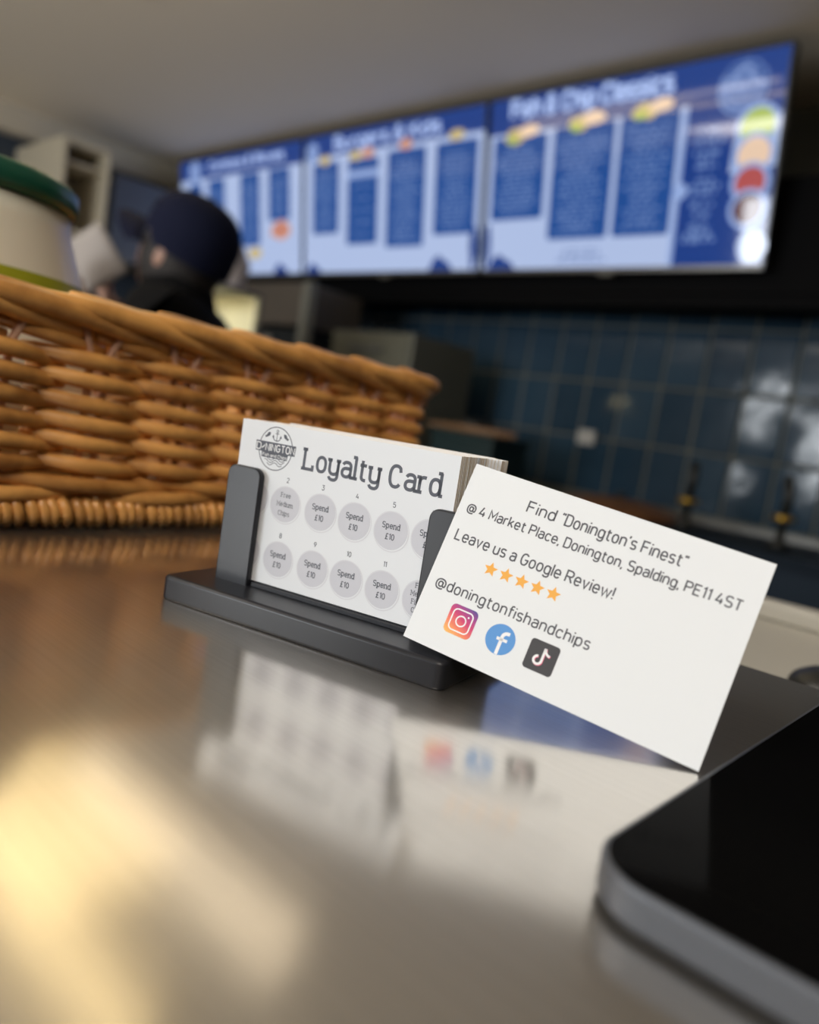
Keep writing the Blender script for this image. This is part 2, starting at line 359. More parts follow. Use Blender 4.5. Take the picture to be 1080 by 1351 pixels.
lamp('entrance_fill_panel', 'added unseen warm fill light over the entrance end of the shop', (.1, 1.3, -1.4, -.6), 1.335, (1, .91, .82), 9.5)  # second added fill panel, out of view behind the camera

# ================================================================== COUNTER
ct = thing('service_counter', 'long brushed stainless steel service counter carrying the basket and card holder', 'counter', shop(0, 0, 0))
poly = [(-1.35, -.32), (.75, -.32), (.75, .311), (-.2, .311), (-.2, .47), (-1.35, .47)]
top = MB().prism(poly, -.0015, 0).build('countertop', STEEL, ct)
lip = MB()
for (x0, y0), (x1, y1) in zip(poly, poly[1:]+poly[:1]):
    lip.add([(x0, y0, -.0016), (x1, y1, -.0016), (x1, y1, -.04), (x0, y0, -.04)], [(0, 1, 2, 3)])
lip.build('apron', STEEL, ct)
MB().prism([(-1.30, -.27), (.70, -.27), (.70, .27), (-.25, .27), (-.25, .43), (-1.30, .43)], FL, -.0017).build('cabinet', mat('counter_cabinet', (.08, .08, .085), .5), ct)

# ================================================================== CARD HOLDER
YW = -.48702
e1 = Vector((math.cos(YW), math.sin(YW), 0)); n1 = Vector((-math.sin(YW), math.cos(YW), 0)); up = Vector((0, 0, 1))
O1 = Vector((-.062198, .269230, 0))
HM = M3(O1, e1, n1, up)                       # x along the cards, y away from the viewer
ho = thing('card_holder', 'black plastic business card holder with two uprights on the steel counter', 'card holder', HM)
b = MB()
x0, x1, y0, y1 = -12.8*mm, 97.9*mm, -16.8*mm, 42*mm
pts = rrect(x0, y0, x1, y1, 3*mm, 5)
prof = [(.3, .05), (0, .5), (.0, 1.0), (.0, 7.3), (.0, 7.5), (.35, 8.2), (.9, 8.5), (1.3, 8.6), (1.6, 8.6)]
rings = []
cxm, cym = (x0+x1)/2, (y0+y1)/2
def inset(p, d):
    return (p[0]-math.copysign(min(d, abs(p[0]-cxm)), p[0]-cxm), p[1]-math.copysign(min(d, abs(p[1]-cym)), p[1]-cym))
vs = []; n = len(pts)
for d, z in prof: vs += [(*inset(p, d*mm), z*mm) for p in pts]
fs = [(i*n+j, i*n+(j+1) % n, (i+1)*n+(j+1) % n, (i+1)*n+j) for i in range(len(prof)-1) for j in range(n)]
b.add(vs, fs, 0, True); b.add(vs[:n], [tuple(range(n-1, -1, -1))]); b.add(vs[-n:], [tuple(range(n))])
b.build('base', BLACKP, ho)
MB().box(13.5*mm, 78*mm, -1.2*mm, -.3*mm, 8.5*mm, 10.2*mm).build('sill', BLACKP, ho, bevel=.0003)
MB().box(-.5*mm, 92.5*mm, -.2*mm, 33*mm, 8.5*mm, 10.4*mm).build('card_bed', BLACKP, ho)
def post(xa, xb, zt):
    p = MB(); r = 3.2*mm
    sh = [(xa, 8*mm), (xb, 8*mm)] + [(xb-r+r*math.cos(t), zt-r+r*math.sin(t)) for t in [PI/2*i/6 for i in range(7)]] + [(xa+r+r*math.cos(t), zt-r+r*math.sin(t)) for t in [PI/2+PI/2*i/6 for i in range(7)]]
    nn = len(sh)
    p.add([(x, -2.7*mm, z) for x, z in sh]+[(x, -.3*mm, z) for x, z in sh], [tuple(range(nn)), tuple(range(2*nn-1, nn-1, -1))]+[(i, nn+i, nn+(i+1) % nn, (i+1) % nn) for i in range(nn)])
    return p.build('upright', BLACKP, ho, bevel=.0005)
post(-1.6*mm, 13*mm, 49.6*mm); post(78.6*mm, 93*mm, 49.0*mm)
MB().box(-1.5*mm, 92.9*mm, 33.2*mm, 36*mm, 8.5*mm, 40*mm).build('back_plate', BLACKP, ho, bevel=.001)

# ================================================================== LOYALTY CARDS
CT = .0004
def card_mesh(name, wm, edge=CARDE, w_=85*mm, h_=55*mm, t=CT*.985):
    m = MB(); m.box(0, w_, 0, t, 0, h_)
    for i, f in enumerate(m.f): m.m[i] = 0 if f in ((0, 1, 5, 4), (2, 6, 7, 3)) else 1
    me = bpy.data.meshes.new(name); me.from_pydata(m.v, [], m.f); me.materials.append(wm); me.materials.append(edge)
    me.polygons.foreach_set('material_index', m.m); me.update(); return me
CZ = 10.6*mm
fc = thing('loyalty_card', 'white Loyalty Card with round logo and ten pound stamp circles, front of the stack', 'card', HM @ Matrix.Translation((0, 0, CZ)), None)
o = bpy.data.objects.new('card_stock', card_mesh('card_stock', CARDW)); COL.objects.link(o); o.parent = fc
Y1, Y2, Y3 = -.00003, -.00005, -.00007
SER = dict(serif=True)
t = MB(); text(t, 'Loyalty Card', 28.2*mm, 79.9*mm, 42.0*mm, 6.6*mm, .54*mm, Y1, serif=True, gap=.135); t.build('title_lettering', INK, fc)
cells = [(2, 22.7, 28.7, ('Free', 'Medium', 'Chips')), (3, 37.3, 28.8, 0), (4, 50.9, 28.5, 0), (5, 64.8, 28.3, 0), (6, 78.4, 28.4, 0), (1, 9.0, 28.7, 0),
         (7, 8.3, 9.7, 0), (8, 22.7, 9.6, 0), (9, 37.3, 9.6, 0), (10, 50.9, 9.4, 0), (11, 64.7, 9.2, 0), (12, 78.6, 9.3, ('Free', 'Medium', 'Fish &', 'Chips'))]
num = MB(); wr = MB()
for k, x, z, words in cells:
    d = MB(); R = 6.15*mm
    d.disc(x*mm, z*mm, R, y=Y1, n=36); d.build('stamp_circle', DISC, fc)
    rg = MB(); rg.ring((x+.25)*mm, (z-.35)*mm, 6.35*mm, 6.35*mm, .16*mm, Y2); rg.build('stamp_ring', RINGW, fc)
    text(num, str(k), x*mm, None, (z+7.4)*mm, 1.55*mm, .12*mm, Y1, gap=.16)
    if words:
        for i, wd in enumerate(words): text(wr, wd, x*mm, None, (z+(2.3 if len(words) == 3 else 3.4)-(i*(3.1 if len(words) == 3 else 2.6)))*mm, 1.5*mm, .10*mm, Y3, serif=True, gap=.15)
    else:
        text(wr, 'Spend', x*mm, None, (z+.6)*mm, 1.75*mm, .15*mm, Y3, serif=True, gap=.15)
        text(wr, '£10', x*mm, None, (z-2.9)*mm, 1.75*mm, .15*mm, Y3, gap=.17)
num.build('stamp_numbers', INK, fc); wr.build('stamp_lettering', INK, fc)
# round anchor logo
lg = thing('logo', None, None); lg.parent = fc
def lx(x): return (15.6+x)*mm
def lz(z): return (46.6+z)*mm
q = MB(); q.ring(lx(0), lz(0), 7.1*mm, 7.35*mm, .16*mm, Y1)
q.ribbon([(lx(0), lz(5.6)), (lx(0), lz(2.7))], .13*mm, Y1); q.ring(lx(0), lz(6.0), .4*mm, .4*mm, .12*mm, Y1, n=14); q.ribbon([(lx(-.8), lz(5.1)), (lx(.8), lz(5.1))], .12*mm, Y1)
q.ribbon([(lx(-1.6), lz(3.9))]+[(lx(1.6*math.cos(a)), lz(4.1+1.5*math.sin(a))) for a in [PI+PI*i/10 for i in range(11)]]+[(lx(1.6), lz(3.9))], .16*mm, Y1)
for s_ in (-1, 1):
    q.poly([(lx(s_*1.6-.5), lz(3.7)), (lx(s_*1.6+.5), lz(3.7)), (lx(s_*1.6), lz(4.7))], Y1)
    cx_ = s_*3.9                                  # the little fish on either side
    q.poly([(lx(cx_-s_*1.1), lz(5.3)), (lx(cx_-s_*.1), lz(5.3)), (lx(cx_+s_*.7), lz(4.1)), (lx(cx_+s_*1.3), lz(4.1)), (lx(cx_+s_*.9), lz(3.3)), (lx(cx_), lz(3.7)), (lx(cx_-s_*.9), lz(4.2))], Y1)
for row in range(3):
    q.ribbon([(lx(-4.6+.35*row+9.2*i/36*(1-.05*row)), lz(-3.6-row*.85+.5*math.sin(i/36*4*PI+.5+row*.4))) for i in range(37) if ((-4.6+9.2*i/36)**2+(3.6+row*.85)**2) < 49-row*4], .12*mm, Y1)
q.build('emblem', INK, lg)
bn = MB(); bn.poly([(lx(-8.4), lz(-1.5)), (lx(8.4), lz(-1.5)), (lx(8.6), lz(2.0)), (lx(-8.6), lz(2.0))], Y2); bn.poly([(lx(-5.6), lz(-3.4)), (lx(5.4), lz(-3.4)), (lx(5.6), lz(-1.45)), (lx(-5.8), lz(-1.45))], Y2)
bn.build('banner', INK, lg)
bt = MB(); text(bt, 'D', lx(-8.1), lx(-6.4), lz(-.95), 2.3*mm, .17*mm, Y3); text(bt, 'NINGTON', lx(-4.2), lx(8.1), lz(-.95), 2.3*mm, .17*mm, Y3)
bt.ribbon([(lx(-5.9), lz(-.4)), (lx(-5.2), lz(.1)), (lx(-4.7), lz(.8))], .17*mm, Y3)
text(bt, 'Fish and Chips', lx(-5.2), lx(5.1), lz(-3.0), 1.0*mm, .08*mm, Y3); bt.build('banner_lettering', WHITEINK, lg)

# the rest of the stack behind it
stack = card_mesh('stacked_card', CARDW)
whiteedge = card_mesh('stacked_card_white', CARDW, CARDW)
NS = 70
for i in range(1, NS+1):
    me = whiteedge if 28 <= i <= 46 and random.random() < .35 or i == NS else stack
    dx = random.gauss(.0, .00008); dz = abs(random.gauss(0, .00008))
    if i > 50 and i < NS-3: dx += .0042*min(1, (i-50)/4)*1.0; dz -= .0
    if i >= NS-3: dx = -.0003; dz = .0003
    oo = bpy.data.objects.new('loyalty_card', me); COL.objects.link(oo)
    oo.matrix_world = HM @ Matrix.Translation((dx, i*CT, CZ+dz-.0001))
    if i == NS: tag(oo, 'rearmost white card, its top edge running behind the whole stack', 'card', 'loyalty cards in the holder')
    elif i < 28: tag(oo, 'card in the front half of the stack, plain tan cut edge', 'card', 'front half of the loyalty cards')
    elif i <= 50: tag(oo, 'card in the middle of the stack, among the pale streaked edges', 'card', 'middle of the loyalty cards')
    elif i < NS-3: tag(oo, 'card in the rear of the stack, its edge sticking out sideways', 'card', 'rear of the loyalty cards')
    else: tag(oo, 'card pressed just in front of the rearmost white card', 'card', 'last of the loyalty cards')
tag(fc, group='loyalty cards in the holder')

# ================================================================== LEANING CARD
ex2 = Vector((.890686, -.432837, -.139037)); ez2 = Vector((.250212, .211381, .944834)); ey2 = ez2.cross(ex2)
BR = Vector((.079442, .180255, .0004))
CM = M3(BR-ex2*.085, ex2, ey2, ez2)
lc = thing('contact_card', 'white contact card with review stars and social icons, tilted against the holder', 'card', CM)
o = bpy.data.objects.new('card_stock', card_mesh('card_stock_2', CARDW2, CARDW2)); COL.objects.link(o); o.parent = lc
t = MB(); H = .235*mm
text(t, '<Donington\'s Finest>', 30.0*mm, 64.8*mm, 46.4*mm, 3.15*mm, H, Y1)
text(t, 'Find', 19.7*mm, 28.0*mm, 46.4*mm, 3.15*mm, H, Y1)
text(t, '@ 4 Market Place, Donington, Spalding, PE11 4ST', 2.9*mm, 80.9*mm, 40.6*mm, 2.75*mm, H*.93, Y1)
text(t, 'Leave us a Google Review!', 2.8*mm, 50.6*mm, 31.8*mm, 3.15*mm, H, Y1)
text(t, '@doningtonfishandchips', 3.0*mm, 49.8*mm, 16.9*mm, 3.0*mm, H*.95, Y1, gap=.17)
t.build('lettering', INK2, lc)
for i in range(5):
    x = (16.6+4.78*i)*mm; z = 27.3*mm
    MB().poly([(x+(2.15 if k % 2 == 0 else 1.0)*mm*math.sin(k*PI/5), z+(2.15 if k % 2 == 0 else 1.0)*mm*math.cos(k*PI/5)) for k in range(10)], Y1).build('star', GOLD, lc)
def rr2(cx, cz, h, r): return [(cx+x*mm, cz+z*mm) for x, z in rrect(-h, -h, h, h, r)]
# camera-shaped icon with a warm-to-violet gradient
def grad_ig():
    m, t_, p = newmat('gradient_icon_ink'); N = t_.nodes.new; L = t_.links.new
    tc = N('ShaderNodeTexCoord'); sp = N('ShaderNodeSeparateXYZ'); L(tc.outputs['Object'], sp.inputs[0])
    a = N('ShaderNodeMath'); a.operation = 'MULTIPLY_ADD'; L(sp.outputs[0], a.inputs[0]); a.inputs[1].default_value = .45; L(sp.outputs[2], a.inputs[2])
    mr = N('ShaderNodeMapRange'); L(a.outputs[0], mr.inputs[0]); mr.inputs[1].default_value = (10.4-4.2+14.4*.45-1.9)*mm; mr.inputs[2].default_value = (10.4+4.2+14.4*.45+1.9)*mm
    cr = N('ShaderNodeValToRGB'); L(mr.outputs[0], cr.inputs[0]); e = cr.color_ramp.elements
    e[0].color = (.9, .55, .12, 1); e[1].color = (.10, .07, .30, 1); e[1].position = .95
    for pos, c in ((.3, (.85, .22, .12)), (.55, (.62, .05, .16)), (.78, (.32, .05, .25))): k = e.new(pos); k.color = (*c, 1)
    L(cr.outputs[0], p.inputs['Base Color']); p.inputs['Roughness'].default_value = .6; return m
cx, cz = 14.4*mm, 10.4*mm
ig = MB().poly(rr2(cx, cz, 4.25, 1.5), Y1).build('camera_icon', grad_ig(), lc)
g = MB(); g.ribbon(rr2(cx, cz, 3.05, 1.3), .2*mm, Y2, 0, True); g.ring(cx, cz, 1.45*mm, 1.45*mm, .2*mm, Y2); g.disc(cx+1.75*mm, cz+1.75*mm, .28*mm, y=Y2, n=10); g.build('icon_mark', WHITEINK, ig)
cx = 26.9*mm; cz = 10.2*mm
fb = MB().disc(cx, cz, 4.3*mm, y=Y1, n=48).build('round_icon', mat('blue_ink', (.10, .30, .66), .6), lc)
g = MB(); g.ribbon([(cx+.25*mm, cz-4.2*mm), (cx+.25*mm, cz+.9*mm)]+[(cx+.25*mm+1.35*mm*(1-math.cos(a)), cz+.9*mm+1.25*mm*math.sin(a)) for a in [PI/2*i/6 for i in range(1, 7)]]+[(cx+2.1*mm, cz+2.15*mm)], .48*mm, Y2)
g.ribbon([(cx-1.15*mm, cz+.1*mm), (cx+2.0*mm, cz+.1*mm)], .42*mm, Y2); g.build('icon_mark', WHITEINK, fb)
cx = 39.2*mm; cz = 10.2*mm
tt = MB().poly(rr2(cx, cz, 4.2, 1.0), Y1).build('note_icon', mat('near_black_ink', (.045, .045, .05), .6), lc)
def note(dx, dz, m_, y):
    g = MB(); X = cx+dx*mm; Z_ = cz+dz*mm
    g.ribbon([(X+.35*mm, Z_+2.6*mm), (X+.35*mm, Z_-1.0*mm)]+[(X-.75*mm+1.1*mm*math.cos(a), Z_-1.0*mm+1.1*mm*math.sin(a)) for a in [-PI*1.45*i/14 for i in range(15)]], .34*mm, y)
    g.ribbon([(X+.4*mm, Z_+2.6*mm), (X+.75*mm, Z_+1.6*mm), (X+1.4*mm, Z_+1.05*mm), (X+2.1*mm, Z_+.9*mm)], .32*mm, y); return g.build('icon_mark', m_, tt)
note(.16, -.14, mat('pink_ink', (.75, .10, .22), .6), -.000045); note(0, 0, WHITEINK, -.00006)

# ================================================================== TABLET
tb = thing('tablet', 'black glass tablet with silver rim lying flat at lower right', 'tablet', shop(-.052, .1125, 0))
TWd, TD, TR_ = .245, .186, .0125
def slab(mb, ins, z0, z1, mi=0, n_=10): mb.prism(rrect(ins, ins, TWd-ins, TD-ins, TR_-ins, n_), z0, z1, mi)
m_ = MB(); slab(m_, .0016, .0001, .0013); m_.build('foot', mat('dark_rubber', (.01, .01, .01), .7), tb)
silver = mat('silver_aluminium', (.10, .108, .125), .5, .5)
m_ = MB(); slab(m_, 0, .0013, .0080); m_.build('case', silver, tb, bevel=.0008, seg=3)
m_ = MB(); slab(m_, .0011, .0079, .00825); m_.build('screen_glass', mat('black_glass', (.003, .003, .0032), .10, spec=.05, bump=(18, .02, .001)), tb, bevel=.0001)

MATS['black_glass'].node_tree.nodes['Principled BSDF'].inputs['IOR'].default_value = 1.2
# ================================================================== WICKER BASKET
BA1, BB0, BB1, BA0 = -.352, -.045, .402, -.655          # near side at a=BA1, from b=BB0 to BB1
RC = .028
def perim(s, off=0):
    """walk round the basket from the near-left corner; returns a,b and outward normal"""
    Ly = BB1-BB0-2*RC; Lx = BA1-BA0-2*RC; q_ = PI*RC/2; tot = 2*(Ly+Lx)+4*q_; s %= tot
    segs = [('l', Ly, (BA1, BB0+RC), (0, 1), (1, 0)), ('c', q_, (BA1-RC, BB1-RC), 0), ('l', Lx, (BA1-RC, BB1), (-1, 0), (0, 1)), ('c', q_, (BA0+RC, BB1-RC), 90),
            ('l', Ly, (BA0, BB1-RC), (0, -1), (-1, 0)), ('c', q_, (BA0+RC, BB0+RC), 180), ('l', Lx, (BA0+RC, BB0), (1, 0), (0, -1)), ('c', q_, (BA1-RC, BB0+RC), 270)]
    for sg in segs:
        if s <= sg[1]:
            if sg[0] == 'l':
                p = (sg[2][0]+sg[3][0]*s, sg[2][1]+sg[3][1]*s); nn = sg[4]
            else:
                a = math.radians(sg[3])+s/RC; nn = (math.cos(a), math.sin(a)); p = (sg[2][0]+RC*nn[0], sg[2][1]+RC*nn[1])
            return (p[0]+nn[0]*off, p[1]+nn[1]*off), nn
        s -= sg[1]
    return perim(0, off)
PT = 2*((BB1-BB0-2*RC)+(BA1-BA0-2*RC))+2*PI*RC
bk = thing('wicker_basket', 'large honey brown woven wicker basket behind the card holder', 'basket', shop((BA0+BA1)/2, (BB0+BB1)/2, 0))
BI = bk.matrix_world.inverted()
def bp(s, off, z):
    (a, b_), _ = perim(s, off + z*.07); return BI @ V(a, b_, z)
NP = round(PT/.0432); SP = PT/NP
S0 = .1655-(BB0+RC)                                     # a stake pair stands here
def seg(s, z, half, r, amp, tilt, name='cane', n=11, ns=8, mats=CANE, end=.62):
    m_ = MB(); P_ = []; Rr = []
    for i in range(n):
        t_ = -1+2*i/(n-1)
        P_.append(bp(s+t_*half, amp*(math.cos(t_*PI*.95)), z-tilt*math.sin(t_*PI/2)*(.4+.6*abs(t_))))
        Rr.append(r*(end+(1-end)*math.cos(t_*PI/2)**.6 if abs(t_) < 1 else end))
    m_.tube(P_, Rr, ns); return m_.build(name, mats, bk)
rows = [.0300, .0397, .0494, .0590, .0687, .0784]
for ri, z in enumerate(rows):
    for k in range(NP):
        seg(S0+k*SP+random.gauss(0, .0012)-.001*(ri-3), z+random.gauss(0, .0004), .0305, 0.0040+random.gauss(0, .00015), .0048, .0024+random.gauss(0, .0003))
# looser top course that runs uphill between the stake loops
loose = MB()
for k in range(NP):
    P_ = []; 
    for i in range(9):
        t_ = -1+i/4; P_.append(bp(S0+(k+.5)*SP+t_*.024, .002*math.cos(t_*PI), .0862-.0032*t_))
    loose.tube(P_, [.0026+.0008*math.cos((-1+i/4)*PI/2) for i in range(9)], 8)
lo = loose.build('loose_course', CANE, bk); lo['kind'] = 'stuff'
# stakes in pairs, splayed at the top
st = None
for k in range(NP):
    for sgn in (-1, 1):
        s_ = S0+k*SP+sgn*.0036
        m_ = MB(); m_.tube([bp(s_, .0008, .012), bp(s_, .0008, .055), bp(s_+sgn*.0004, .0008, .080), bp(s_+sgn*.006, .003, .0945)], .00185, 7); m_.build('stake', STAKE, bk)
# lower long waves
for k in range(NP//2+1):
    for j, (zz, ph_) in enumerate(((.0212, 0), (.0160, .5))):
        s_ = S0+(k+ph_)*PT/(NP//2+1)
        m_ = MB(); P_ = []
        for i in range(15):
            t_ = -1+2*i/14; P_.append(bp(s_+t_*.066, .0062*math.cos(t_*PI*.9)+.001, zz-.0028*t_*(1 if j == 0 else -1)))
        m_.tube(P_, [.0038*(.65+.35*math.cos((-1+2*i/14)*PI/2)) for i in range(15)], 8); m_.build('base_wale', CANE, bk)
# foot border of close slanting canes
NF = round(PT/.0052)
for k in range(NF):
    s_ = k*PT/NF; m_ = MB(); P_ = []
    for i in range(6):
        t_ = i/5; P_.append(bp(s_+.0045*t_+.0008*math.sin(k*1.7), .001+.0075*math.sin(PI*(.15+.7*t_)), .0148-.0126*t_))
    m_.tube(P_, [.0021, .0027, .0029, .0029, .0027, .0019], 6); m_.build('foot_cane', CANE, bk)
# rim: long canes laid over one another like a rope
for k in range(NP):
    for side in (1, -1):
        m_ = MB(); P_ = []; Rr = []
        s_ = S0+(k+.3)*SP
        for i in range(17):
            t_ = -1+i/8
            P_.append(bp(s_+t_*.070, side*(.0062*math.cos(t_*PI*.62)) + (.0 if side > 0 else -.006), .0972-.0062*t_+(.0016*math.cos(t_*PI) if side > 0 else .001)))
            Rr.append(.0049*(.55+.45*math.cos(t_*PI/2)**.5 if abs(t_) < 1 else .5))
        m_.tube(P_, Rr, 9); m_.build('rim_cane', CANE, bk)
# floor of the basket
fl = MB()
for i in range(26):
    aa = BA0+.012+i*(BA1-BA0-.024)/25
    fl.tube([BI @ V(aa, BB0+.006, .010), BI @ V(aa, (BB0+BB1)/2, .0115), BI @ V(aa, BB1-.006, .010)], .0045, 6)
flo = fl.build('woven_floor', CANE, bk); flo['kind'] = 'stuff'

# ================================================================== TUB IN THE BASKET
tbm = shop(-.475, .131, .0165)
tub = thing('food_tub', 'tapered translucent white tub with dark green lid standing in the basket', 'tub', tbm)
zt = .138
MB().lathe([(.0, 0), (.091, 0), (.093, .004), (.0755, .098), (.0665, zt-.012), (.0655, zt-.002), (.0, zt-.002)], 48).build('tub_body', mat('milky_plastic', (.84, .83, .70), .3, coat=.2), tub)
MB().lathe([(.0, zt-.001), (.0675, zt-.001), (.069, zt+.001), (.0685, zt+.010), (.066, zt+.0125), (.0, zt+.0125)], 48).build('lid', mat('green_plastic', (.012, .10, .062), .3), tub)
def wrap(r0, z0, r1, z1, a0, a1, name, m_, n=20):
    b_ = MB(); vs = []
    for r, z in ((r0, z0), (r1, z1)): vs += [(r*math.cos(math.radians(a0+(a1-a0)*i/n)), r*math.sin(math.radians(a0+(a1-a0)*i/n)), z) for i in range(n+1)]
    b_.add(vs, [(i, i+1, n+2+i, n+1+i) for i in range(n)], 0, True); return b_.build(name, m_, tub)
def rad(z): return .0755+(z-.098)*(.0665-.0755)/(zt-.012-.098) if z > .098 else .093+(z-.004)*(.0755-.093)/.094
wrap(rad(.100)+.0006, .100, rad(.083)+.0006, .083, -180, 180, 'green_band', mat('yellow_green_label', (.36, .40, .02), .4), 48)
wrap(rad(.125)+.0006, .125, rad(.104)+.0006, .104, -80, -12, 'paper_label', mat('cream_label', (.93, .84, .55), .6))

# ================================================================== MENU SCREENS
tv0 = Vector((-1.535758, 4.663932-2.2*0, .699491)); TVM = None
TP, TT = -.721911, .169015
N_ = Vector((math.sin(TP), -math.cos(TP), 0)); U_ = math.cos(TT)*Vector((0, 0, 1))+math.sin(TT)*N_; A_ = Vector((math.cos(TP), math.sin(TP), 0))
TVN = A_.cross(U_)                                      # faces the room
def em(name, c, s=1.0): return mat('screen_'+name, (.01, .01, .012), .05, emit=c, es=s, spec=.8)
SN, SBL, SPB, SPALE = em('navy', (.008, .045, .24), .95), em('blue', (.012, .075, .31), .9), em('pale_blue', (.30, .42, .74), .95), em('white_blue', (.44, .54, .80), .95)
STX, SOR, SLI, SYE, SRE, SMA, SCR, STL = em('text', (.15, .24, .50), 1), em('orange', (.62, .30, .20), 1), em('lime', (.36, .48, .08), 1), em('yellow', (.58, .46, .20), 1), em('red', (.42, .08, .08), 1), em('maroon', (.07, .004, .008), 1), em('cream', (.80, .58, .42), 1), em('title', (.40, .52, .86), 1)
SGY = em('dim_text', (.10, .16, .30), 1)
TVW, TVH = 1.1, 1.1*.575
def screen(idx, label):
    Mx = M3(tv0+A_*(TVW+.0145)*idx, A_, -TVN, U_)       # x across, y into the wall, z up the screen
    t_ = thing('menu_screen', label, 'screen', Mx, 'menu screens over the fryer range')
    b_ = MB(); b_.box(0, TVW, .004, .045, 0, TVH); b_.build('housing', mat('tv_housing', (.012, .012, .014), .35), t_, bevel=.003)
    b_ = MB()
    for x0_, x1_, z0_, z1_ in ((0, .006, 0, TVH), (TVW-.008, TVW, 0, TVH), (.006, TVW-.008, TVH-.008, TVH)): b_.box(x0_, x1_, -.001, .004, z0_, z1_)
    MB().box(TVW/2-.12, TVW/2+.12, .045, .053, .14, .34).build('wall_bracket', mat('tv_housing', 0), t_)
    b_.build('bezel', mat('tv_bezel', (.02, .02, .022), .3), t_)
    MB().box(.006, TVW-.008, -.001, .004, 0, .014).build('bottom_bezel', mat('tv_lip', (.20, .19, .18), .35, .6), t_)
    b_ = MB(); b_.box(TVW*.5-.03, TVW*.5+.03, .005, .03, -.012, 0); b_.build('sensor_bump', mat('tv_sensor', (.22, .21, .18), .4), t_, bevel=.004)
    return t_
def rect(m_, x0_, x1_, z0_, z1_, y=-.0016): return m_.poly([(x0_, z0_), (x1_, z0_), (x1_, z1_), (x0_, z1_)], y)
def P(t_, name, m_, mb): return mb.build(name, m_, t_)
def lines(x0_, x1_, z1_, z0_, n_, seed, hw=.0045, y=-.0026):
    rnd = random.Random(seed); m_ = MB(); c = (x0_+x1_)/2; h = (x1_-x0_)/2*.82
    for i in range(n_):
        z = z1_-(z1_-z0_)*(i+.5)/n_; l = h*rnd.uniform(.45, 1)
        x = c-l
        while x < c+l:
            d = rnd.uniform(.012, .04); m_.ribbon([(x, z), (min(x+d, c+l), z)], hw*rnd.uniform(.7, 1.1), y); x += d+.01
    return m_
def blob(x, z, rx, rz, y, seed=1):
    rnd = random.Random(seed); return MB().poly([(x+rx*(1+rnd.uniform(-.18, .18))*math.cos(i*PI/7), z+rz*(1+rnd.uniform(-.18, .18))*math.sin(i*PI/7)) for i in range(14)], y)
def badge(t_, x, z, r):
    P(t_, 'logo_disc', SPB, MB().disc(x, z, r, y=-.0022)); m_ = MB(); m_.ring(x, z, r*.84, r*.84, r*.04, -.0028)
    m_.poly([(x-r*1.02, z-r*.16), (x+r*1.02, z-r*.16), (x+r*1.02, z+r*.2), (x-r*1.02, z+r*.2)], -.0028)
    m_.ribbon([(x, z+r*.7), (x, z+r*.35)], r*.04, -.0028); m_.ribbon([(x-r*.2, z+r*.45), (x, z+r*.32), (x+r*.2, z+r*.45)], r*.04, -.0028)
    m_.ribbon([(x-r*.5, z-r*.5), (x-r*.25, z-r*.38), (x, z-r*.5), (x+r*.25, z-r*.38), (x+r*.5, z-r*.5)], r*.04, -.0028)
    P(t_, 'logo_mark', SBL, m_)
    l_ = MB(); text(l_, 'DONINGTON', x-r*.9, x+r*.9, z-r*.08, r*.22, r*.03, -.0034); P(t_, 'logo_lettering', STL, l_)
def waves(t_, x, w_, h_, seed=3):
    P(t_, 'wave_motif', SN, MB().poly([(x, .014), (x+w_, .014), (x+w_*.85, .014+h_*.5), (x+w_*.6, .014+h_*.7), (x+w_*.45, .014+h_), (x+w_*.25, .014+h_*.85), (x+w_*.12, .014+h_*.5)], -.0024))
X0_, X1_ = .006, TVW-.008
def menu_base(t_, head=.11):
    P(t_, 'display', SPALE, rect(MB(), X0_, X1_, .014, TVH-.008, -.0012))
    P(t_, 'header_band', SN, rect(MB(), X0_, X1_, TVH-head, TVH-.008, -.0018))
def panel(t_, x0_, x1_, z0_, z1_, n_, seed, m_=None, txt=STX):
    P(t_, 'menu_panel', m_ or SBL, MB().poly(rrect(x0_, z0_, x1_, z1_, .012), -.0020)); P(t_, 'menu_lettering', txt, lines(x0_, x1_, z1_-.04, z0_+.02, n_, seed))
# left screen
t_ = screen(0, 'leftmost wall menu screen, partly behind the navy cap'); menu_base(t_, .11)
badge(t_, .155, .56, .06); l_ = MB(); text(l_, 'Combos & Boxes', .30, .95, .56, .04, .006, -.003); P(t_, 'title_lettering', STL, l_)['kind'] = 'stuff'
for q_ in ((.10, .215, .20, .50, 14, 1), (.285, .44, .17, .51, 16, 2), (.585, .755, .155, .515, 18, 3), (.83, 1.0, .27, .515, 10, 4)): panel(t_, *q_)
P(t_, 'food_picture', SOR, blob(.93, .225, .085, .045, -.003, 4)); P(t_, 'food_picture', SYE, blob(.71, .115, .06, .03, -.003, 5)); P(t_, 'food_picture', SRE, blob(.93, .225, .028, .018, -.0034, 6))
waves(t_, .87, .12, .05)
